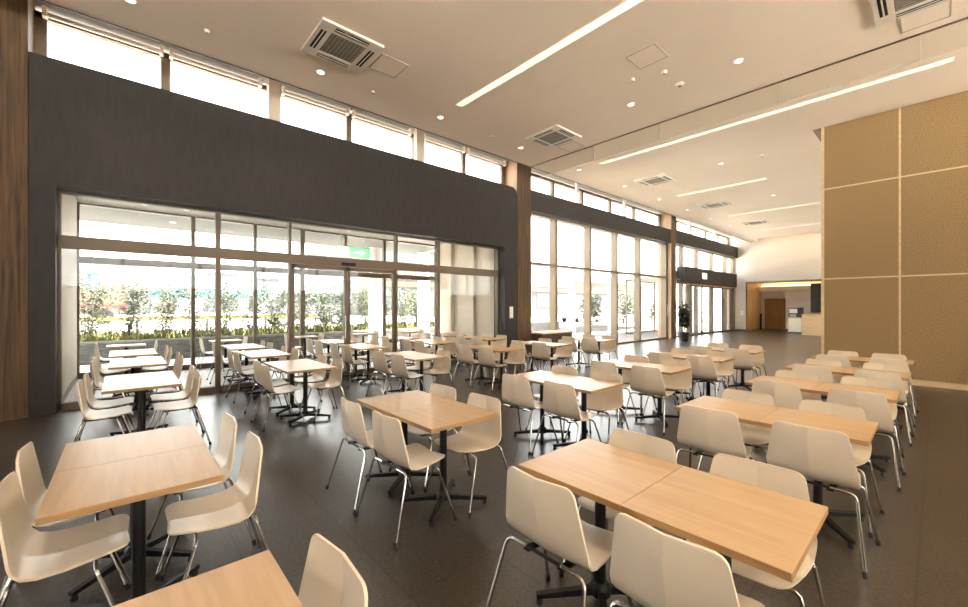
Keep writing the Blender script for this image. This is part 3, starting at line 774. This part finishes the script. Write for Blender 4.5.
for i, y in enumerate(hs):
    hh = [1.75, 1.9, 2.05, 1.8, 2.0, 1.85, 1.7, 1.95, 1.8, 1.7, 1.9, 1.75, 1.85, 1.8, 1.7, 1.9, 1.8][i]
    place = 'from the corridor end wall' 
    onum = (ordn + ['twelfth', 'thirteenth', 'fourteenth', 'fifteenth', 'sixteenth', 'seventeenth'])[i]
    shrub(-16.05 + (.15 if i % 2 else -.15), y, .5, hh, .58, 2300, 100 + i, [M['leaf'], M['leaf2']], f'{onum} thin leafy shrub {place} in the hedge planter', 'hedge shrubs in the planter')
for i, (x, y, h) in enumerate(((-18.5, 27.5, 2.4), (-18.7, 29.2, 2.7), (-18.4, 31.0, 2.5), (-18.6, 33.0, 2.6), (-18.5, 35.2, 2.5), (-18.6, 38.5, 2.3), (-18.4, 43, 2.4), (-18.5, 47, 2.4))):
    shrub(x, y, -.02, h, .8, 1000, 300 + i, [M['leaf'], M['leaf2']], f'{ordn[i]} bushy green shrub on the forecourt beyond the tall glazing', 'forecourt shrubs', .14, 'garden_shrub')

# eave columns
for x, y, lab in ((-14.5, 7.3, 'first round white eave column outside the corridor'), (-14.5, 9.5, 'second round white eave column outside the corridor')):
    struct(MB().tube([(x, y, -.03), (x, y, 3.8)], .25, 20).build('column', M['wcol'], smooth=True), lab, 'column')
# porte-cochere of the forecourt
pc = empty('entrance_canopy', (-16, 23, 0)); struct(pc, 'white flat canopy on columns over the forecourt', 'canopy')
B(-3.0, 2.6, -4.5, 9, 2.95, 3.3).build('slab', M['post'], pc)
for x, y in ((1.9, -3.6), (1.9, .6), (1.9, 4.8), (1.9, 8.4)): MB().tube([(x, y, -.03), (x, y, 2.95)], .19, 16).build('column', M['wcol'], pc, smooth=True)

# exit sign inside the corridor
t = empty('exit_sign', (-12.12, 5.36, 3.06)); tag(t, 'green emergency exit sign hung over the outer corridor door', 'sign')
B(-.03, .03, -.55, .55, 0, .34).build('sign_box', M['plastic'], t)
B(.03, .034, -.53, -.15, .02, .32).build('sign_face', M['signwhite'], t)
B(.03, .034, -.15, .53, .02, .32).build('sign_panel', M['green'], t)
fg = MB(); fg.lathe([(.001, 0), (.03, .01), (.03, .05), (.001, .06)], 8, (.04, -.34, .23)); fg.bar((.04, -.34, .22), (.04, -.37, .14), .06, .01); fg.bar((.04, -.37, .14), (.04, -.28, .06), .035, .01); fg.bar((.04, -.37, .14), (.04, -.45, .05), .035, .01); fg.bar((.04, -.35, .21), (.04, -.25, .16), .025, .01)
fg.build('running_figure', M['green'], t)
ar = MB(); ar.bar((.04, .0, .17), (.04, .26, .17), .06, .01); ar.add([(.036, .24, .08), (.036, .24, .26), (.036, .40, .17), (.044, .24, .08), (.044, .24, .26), (.044, .40, .17)], [(0, 1, 2), (5, 4, 3), (0, 3, 4, 1), (1, 4, 5, 2), (2, 5, 3, 0)])
ar.build('arrow', M['signwhite'], t)
for yy in (-.4, .4): MB().tube([(0, yy, .34), (0, yy, .72)], .008, 6).build('hanger', M['steel'], t)

def car(x, y, z, L, lab, van=False, rz=0):
    t = empty('car', (x, y, z), rz); tag(t, lab, 'car')
    h = L / 2
    if van: side = [(-h, .35), (-h, 1.05), (-h + .25, 1.2), (-h + .75, 1.85), (h - .15, 1.9), (h, 1.2), (h, .35)]
    else: side = [(-h, .35), (-h, .78), (-h + 1.1, .92), (-h + 1.75, 1.42), (h - 1.2, 1.46), (h - .45, 1.0), (h, .92), (h, .35)]
    MB().prism_x(side, -.82, .82).build('body', M['car'], t, bevel=.05)
    if van: g = [(-h + .45, 1.22), (-h + .85, 1.72), (h - .4, 1.75), (h - .3, 1.22)]
    else: g = [(-h + 1.25, .95), (-h + 1.8, 1.36), (h - 1.2, 1.38), (h - .7, .98)]
    MB().prism_x(g, -.832, .832).build('side_window', M['carglass'], t)
    for sy in (-1, 1):
        for sx in (-1, 1):
            w = MB().tube([(sx * .66, sy * (h - .8), .34), (sx * .86, sy * (h - .8), .34)], .34, 18).build('wheel', M['tyre'], t, smooth=True)
            MB().tube([(sx * .85, sy * (h - .8), .34), (sx * .875, sy * (h - .8), .34)], .21, 14).build('rim', M['rim'], w)
    for sx in (-1, 1): B(sx * .68 - .1, sx * .68 + .1, h - .02, h + .015, .8, .98).build('tail_light', M['red'], t); B(sx * .62 - .15, sx * .62 + .15, -h - .015, -h + .03, .68, .8).build('headlight', M['rim'], t)
car(-23.5, 7.6, .5, 4.4, 'white van parked on the street behind the hedge', True)
car(-24.5, 34.5, -.02, 4.2, 'white car standing on the forecourt past the middle column', True, .2)

def building(name, x, y, w, d, h, m, lab, floors, bays, z=0):
    t = empty(name, (x, y, z)); tag(t, lab, 'building', 'buildings across the street')
    B(-d / 2, d / 2, -w / 2, w / 2, 0, h).build('wall', m, t)
    fh = h / floors
    for f in range(floors):
        for b in range(bays):
            bw = w / bays; yc = -w / 2 + (b + .5) * bw
            B(d / 2 - .05, d / 2 + .04, yc - bw * .36, yc + bw * .36, f * fh + fh * .3, f * fh + fh * .75).build('window', M['bwin'], t)
    B(-d / 2 - .1, d / 2 + .1, -w / 2 - .1, w / 2 + .1, h, h + .25).build('parapet', M['kerb'], t)
    return t
building('office_building', -85, 13.0, 4.5, 6, 7.2, M['bldg2'], 'grey slab building above the teal fence', 3, 2)
building('apartment_building', -85, 20.0, 4, 6, 6.6, M['bldg2'], 'second grey slab building further along the street', 3, 2)
# pale hall with an arched roof
t = empty('arched_hall', (-75, 0.5, .4)); tag(t, 'pale hall with an arched roof beyond the hedge', 'building', 'buildings across the street')
ap = [(-5, 0)] + [(-5 * math.cos(a), 4.2 + 3.0 * math.sin(a)) for a in [k * PI / 12 for k in range(13)]] + [(5, 0)]
MB().prism_x(ap, -6, 6).build('wall', M['bldg'], t)
B(5.98, 6.05, -2, 2, .2, 3).build('door', M['bldg2'], t)
# street fences
t = empty('teal_fence', (-32, 6, .5)); tag(t, 'teal sheet fence along the far side of the street', 'fence')
B(-.1, .1, -4.8, 8, 1.55, 2.25).build('sheet', M['teal'], t)
for k in range(7): B(-.15, -.05, -4.8 + k * 2.1, -4.7 + k * 2.1, 0, 2.25).build('post', M['bldg2'], t)
t = empty('red_truck', (-32, -3, .5)); tag(t, 'pale trailer with red stripes parked across the street', 'truck')
B(-1.1, 1.1, -3.4, 3.2, .75, 2.35).build('body', M['bldg3'], t); B(1.1, 1.13, -3.4, 3.2, 2.15, 2.3).build('stripe', M['red'], t); B(1.1, 1.13, -3.4, 3.2, 1.0, 1.12).build('stripe', M['red'], t)
for q in (-2.6, -1.7, 2.2): MB().tube([(.8, q, .45), (1.12, q, .45)], .45, 16).build('wheel', M['tyre'], t)
t = empty('street_sign', (-23.5, -.95, .5)); tag(t, 'blue sign board on a pole at the hedge end', 'sign')
B(-.05, .05, -.18, .18, 1.75, 2.45).build('board', M['blue'], t); MB().tube([(0, 0, 0), (0, 0, 3.4)], .035, 8).build('pole', M['bldg2'], t)
t = empty('guard_rail', (-20, 3, .5)); tag(t, 'yellow guard rail along the street behind the hedge', 'railing')
B(-.04, .04, -7, 4.0, .52, .66).build('rail', M['yellow'], t)
for k in range(6): B(-.09, -.04, -7 + k * 2.18, -6.9 + k * 2.18, 0, .66).build('post', M['bldg2'], t)
tb = building('shop_building', -44, 50, 60, 8, 4.6, M['bldg'], 'long pale building with tan band facing the forecourt', 1, 14)
B(4.0, 4.15, -30, 30, 3.7, 4.3).build('fascia', M['bldg3'], tb)
building('clinic_building', -60, 44, 46, 8, 10.5, M['bldg'], 'taller pale building behind the long shop building', 3, 12)

# ------------------------------------------------------------------ light and sky
w = bpy.data.worlds.new('World'); S.world = w; w.use_nodes = True
wn, wl = w.node_tree.nodes, w.node_tree.links
bg = wn['Background']
tc = wn.new('ShaderNodeTexCoord'); sx = wn.new('ShaderNodeSeparateXYZ'); rp = wn.new('ShaderNodeValToRGB')
wl.new(tc.outputs['Generated'], sx.inputs[0]); wl.new(sx.outputs['Z'], rp.inputs['Fac'])
rp.color_ramp.elements[0].position = 0; rp.color_ramp.elements[0].color = (1, .985, .96, 1)
rp.color_ramp.elements[1].position = .8; rp.color_ramp.elements[1].color = (.86, .93, 1, 1)
wl.new(rp.outputs['Color'], bg.inputs['Color']); bg.inputs['Strength'].default_value = 1.6

sl = bpy.data.lights.new('sun', 'SUN'); sl.energy = 18; sl.angle = .05; sl.color = (1, .95, .87)
so = bpy.data.objects.new('sun', sl); COL.objects.link(so)
so.rotation_euler = Vector((-math.cos(math.radians(52)) * .22, -math.cos(math.radians(52)) * .975, -math.sin(math.radians(52)))).to_track_quat('-Z', 'Y').to_euler()

# ------------------------------------------------------------------ camera
cd = bpy.data.cameras.new('Camera'); cam = bpy.data.objects.new('Camera', cd); COL.objects.link(cam)
cd.sensor_fit = 'HORIZONTAL'; cd.sensor_width = 36; cd.lens = 405 * 36 / 968
cd.shift_y = 2.5 / 968
cd.clip_start = .05; cd.clip_end = 400
cam.location = (0, 0, 1.56)
cam.rotation_euler = (PI / 2, 0, math.atan2(454, 405))
S.camera = cam

S.view_settings.view_transform = 'Standard'; S.view_settings.look = 'None'
S.view_settings.exposure = 2.75; S.view_settings.gamma = 1
S.view_settings.use_curve_mapping = False
c = S.cycles
c.max_bounces = 10; c.diffuse_bounces = 8; c.glossy_bounces = 4; c.transmission_bounces = 6; c.transparent_max_bounces = 24
c.caustics_reflective = False; c.caustics_refractive = False; c.sample_clamp_indirect = 8
